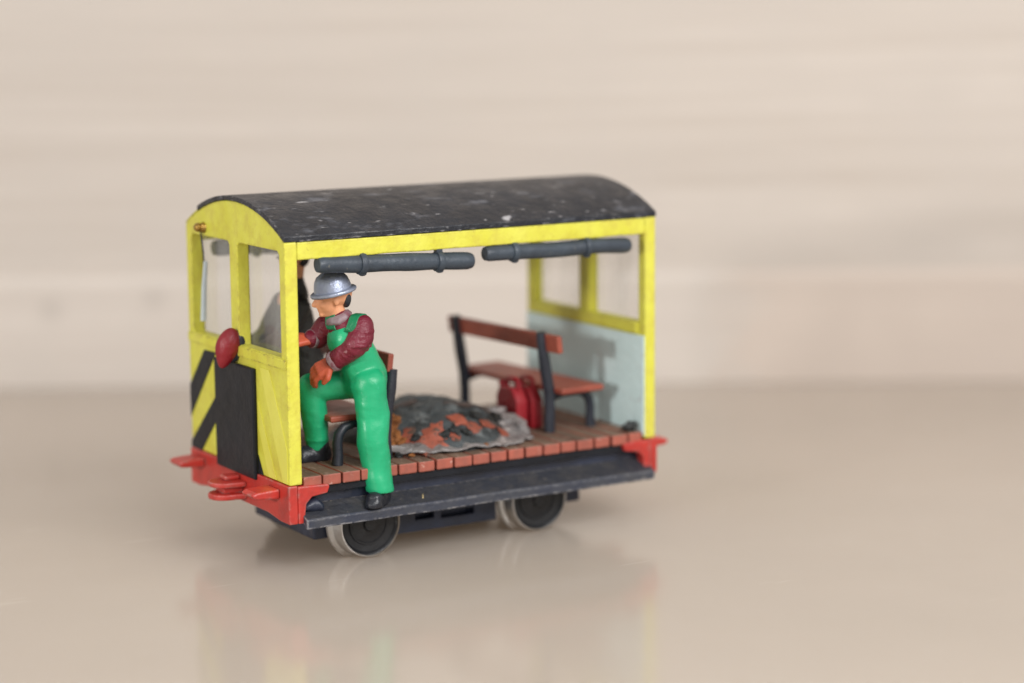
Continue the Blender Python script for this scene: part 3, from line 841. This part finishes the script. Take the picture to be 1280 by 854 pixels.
def driver():
    root = empty('person', (1.45, 2.7, FZ))
    tag(root, 'seated driver in dark coat and navy cap behind the windscreen', 'person')
    def pp(n, bm, m, parent=None, **kw):
        o = obj(n, bm, m, None, **kw); p = parent or root; o.parent = p; o.matrix_parent_inverse = p_world(p).inverted(); return o
    pelv = Vector((1.70, 2.38, 1.10)); ch = Vector((1.46, 2.30, 2.44)); headc = Vector((1.48, 2.24, 3.17))
    hips = [Vector((1.62, 2.25, 1.02)), Vector((1.62, 2.78, 1.02))]
    knee = [Vector((.92, 2.2, 1.02)), Vector((.92, 2.85, 1.06))]; ank = [Vector((.98, 2.2, .28)), Vector((.95, 2.85, .28))]
    sh = [Vector((1.46, 2.10, 2.36)), Vector((1.46, 2.66, 2.36))]
    el = [Vector((1.18, 2.12, 1.86)), Vector((1.18, 2.76, 1.82))]; wr = [Vector((.72, 2.16, 1.66)), Vector((.78, 2.78, 1.66))]
    off = Vector((-.10, .26, .0))
    for q in (pelv, ch, headc, *hips, *knee, *ank, *sh, *el, *wr): q += off
    F = Vector((-1, 0, 0))
    bm = bmesh.new()
    limb(bm, [pelv, pelv.lerp(ch, .5), ch], [.30, .27, .25]); cone(bm, sh[0], sh[1], .15, .15)
    for i in (0, 1):
        limb(bm, [hips[i], knee[i], ank[i]], [.2, .15, .1]); limb(bm, [sh[i], el[i], wr[i]], [.14, .12, .085])
        cone(bm, ank[i]+Vector((0, 0, -.08)), ank[i]+Vector((-.28, 0, -.10)), .08, .06)
        hand_shell(bm, wr[i]+F*.02, F+Vector((0, 0, -.2)), (0, 0, 1), 1.05, 1 if i else -1, .8)
    cone(bm, ch+Vector((0, 0, .1)), headc+Vector((.04, 0, -.12)), .14, .13)
    P, Rm = head_shell(bm, headc, F, (0, 0, 1), .82)
    bm = remesh(bm, .02, 3)
    for f in bm.faces:
        c = f.calc_center_median(); f.material_index = 0 if c.z > 2.4 else 1
    pp('body', bm, [M_face, M_pale], smooth=180)
    bm = bmesh.new()
    limb(bm, [pelv, pelv.lerp(ch, .5), ch], [.34, .33, .26]); cone(bm, sh[0], sh[1], .19, .19)
    for i in (0, 1): limb(bm, [sh[i], el[i], wr[i].lerp(el[i], .1)], [.2, .18, .14])
    cone(bm, ch+Vector((.03, 0, .06)), ch+Vector((.02, 0, .40)), .24, .165)
    bm = remesh(bm, .025, 3)
    for v in bm.verts: v.co += v.normal*.02*noise.noise(v.co*4)
    pp('coat', bm, M_coat, smooth=180)
    bm = bmesh.new()
    for i in (0, 1): limb(bm, [hips[i], knee[i], ank[i]+Vector((0, 0, .05))], [.25, .2, .15])
    bm = remesh(bm, .025, 3)
    pp('trousers', bm, M_trou, smooth=180)
    for i in (0, 1):
        bm = bmesh.new(); g = Vector((ank[i].x, ank[i].y, FZ))
        cone(bm, g+Vector((0, 0, .2)), g+Vector((0, 0, .1)), .12, .12); cone(bm, g+Vector((.05, 0, .08)), g+Vector((-.28, 0, .07)), .12, .10)
        bm = remesh(bm, .025, 2)
        for v in bm.verts: v.co.z = max(v.co.z, FZ+.001)
        pp('boot', bm, M_boot, smooth=180)
    bm = bmesh.new(); ball(bm, P(-.11, 0, -.02), .16, .19, .18, Rm); bm = remesh(bm, .02, 2)
    pp('hair', bm, M_hair, smooth=180)
    bm = bmesh.new(); Mh = Matrix.Translation(P(-.01, 0, .05)) @ Matrix.Rotation(-.1, 4, 'Y') @ Matrix.Scale(.88, 4)
    lathe(bm, [(.24, -.03), (.275, -.02), (.275, .06), (.305, .12), (.29, .17), (.2, .22), (0, .235)], Mh, 40)
    prism(bm, [(p[0], p[1]) for p in [(-.20, -.18), (-.36, -.10), (-.40, 0), (-.36, .10), (-.20, .18)]], 2, -.03, -.005)
    vs = bm.verts[-10:] if False else None
    n = len(bm.verts); bm.verts.ensure_lookup_table()
    for v in list(bm.verts)[n-10:]: v.co = Mh @ Vector((v.co.x*.9, v.co.y*1.1, v.co.z))
    pp('cap', bm, M_cap, smooth=50)
driver()
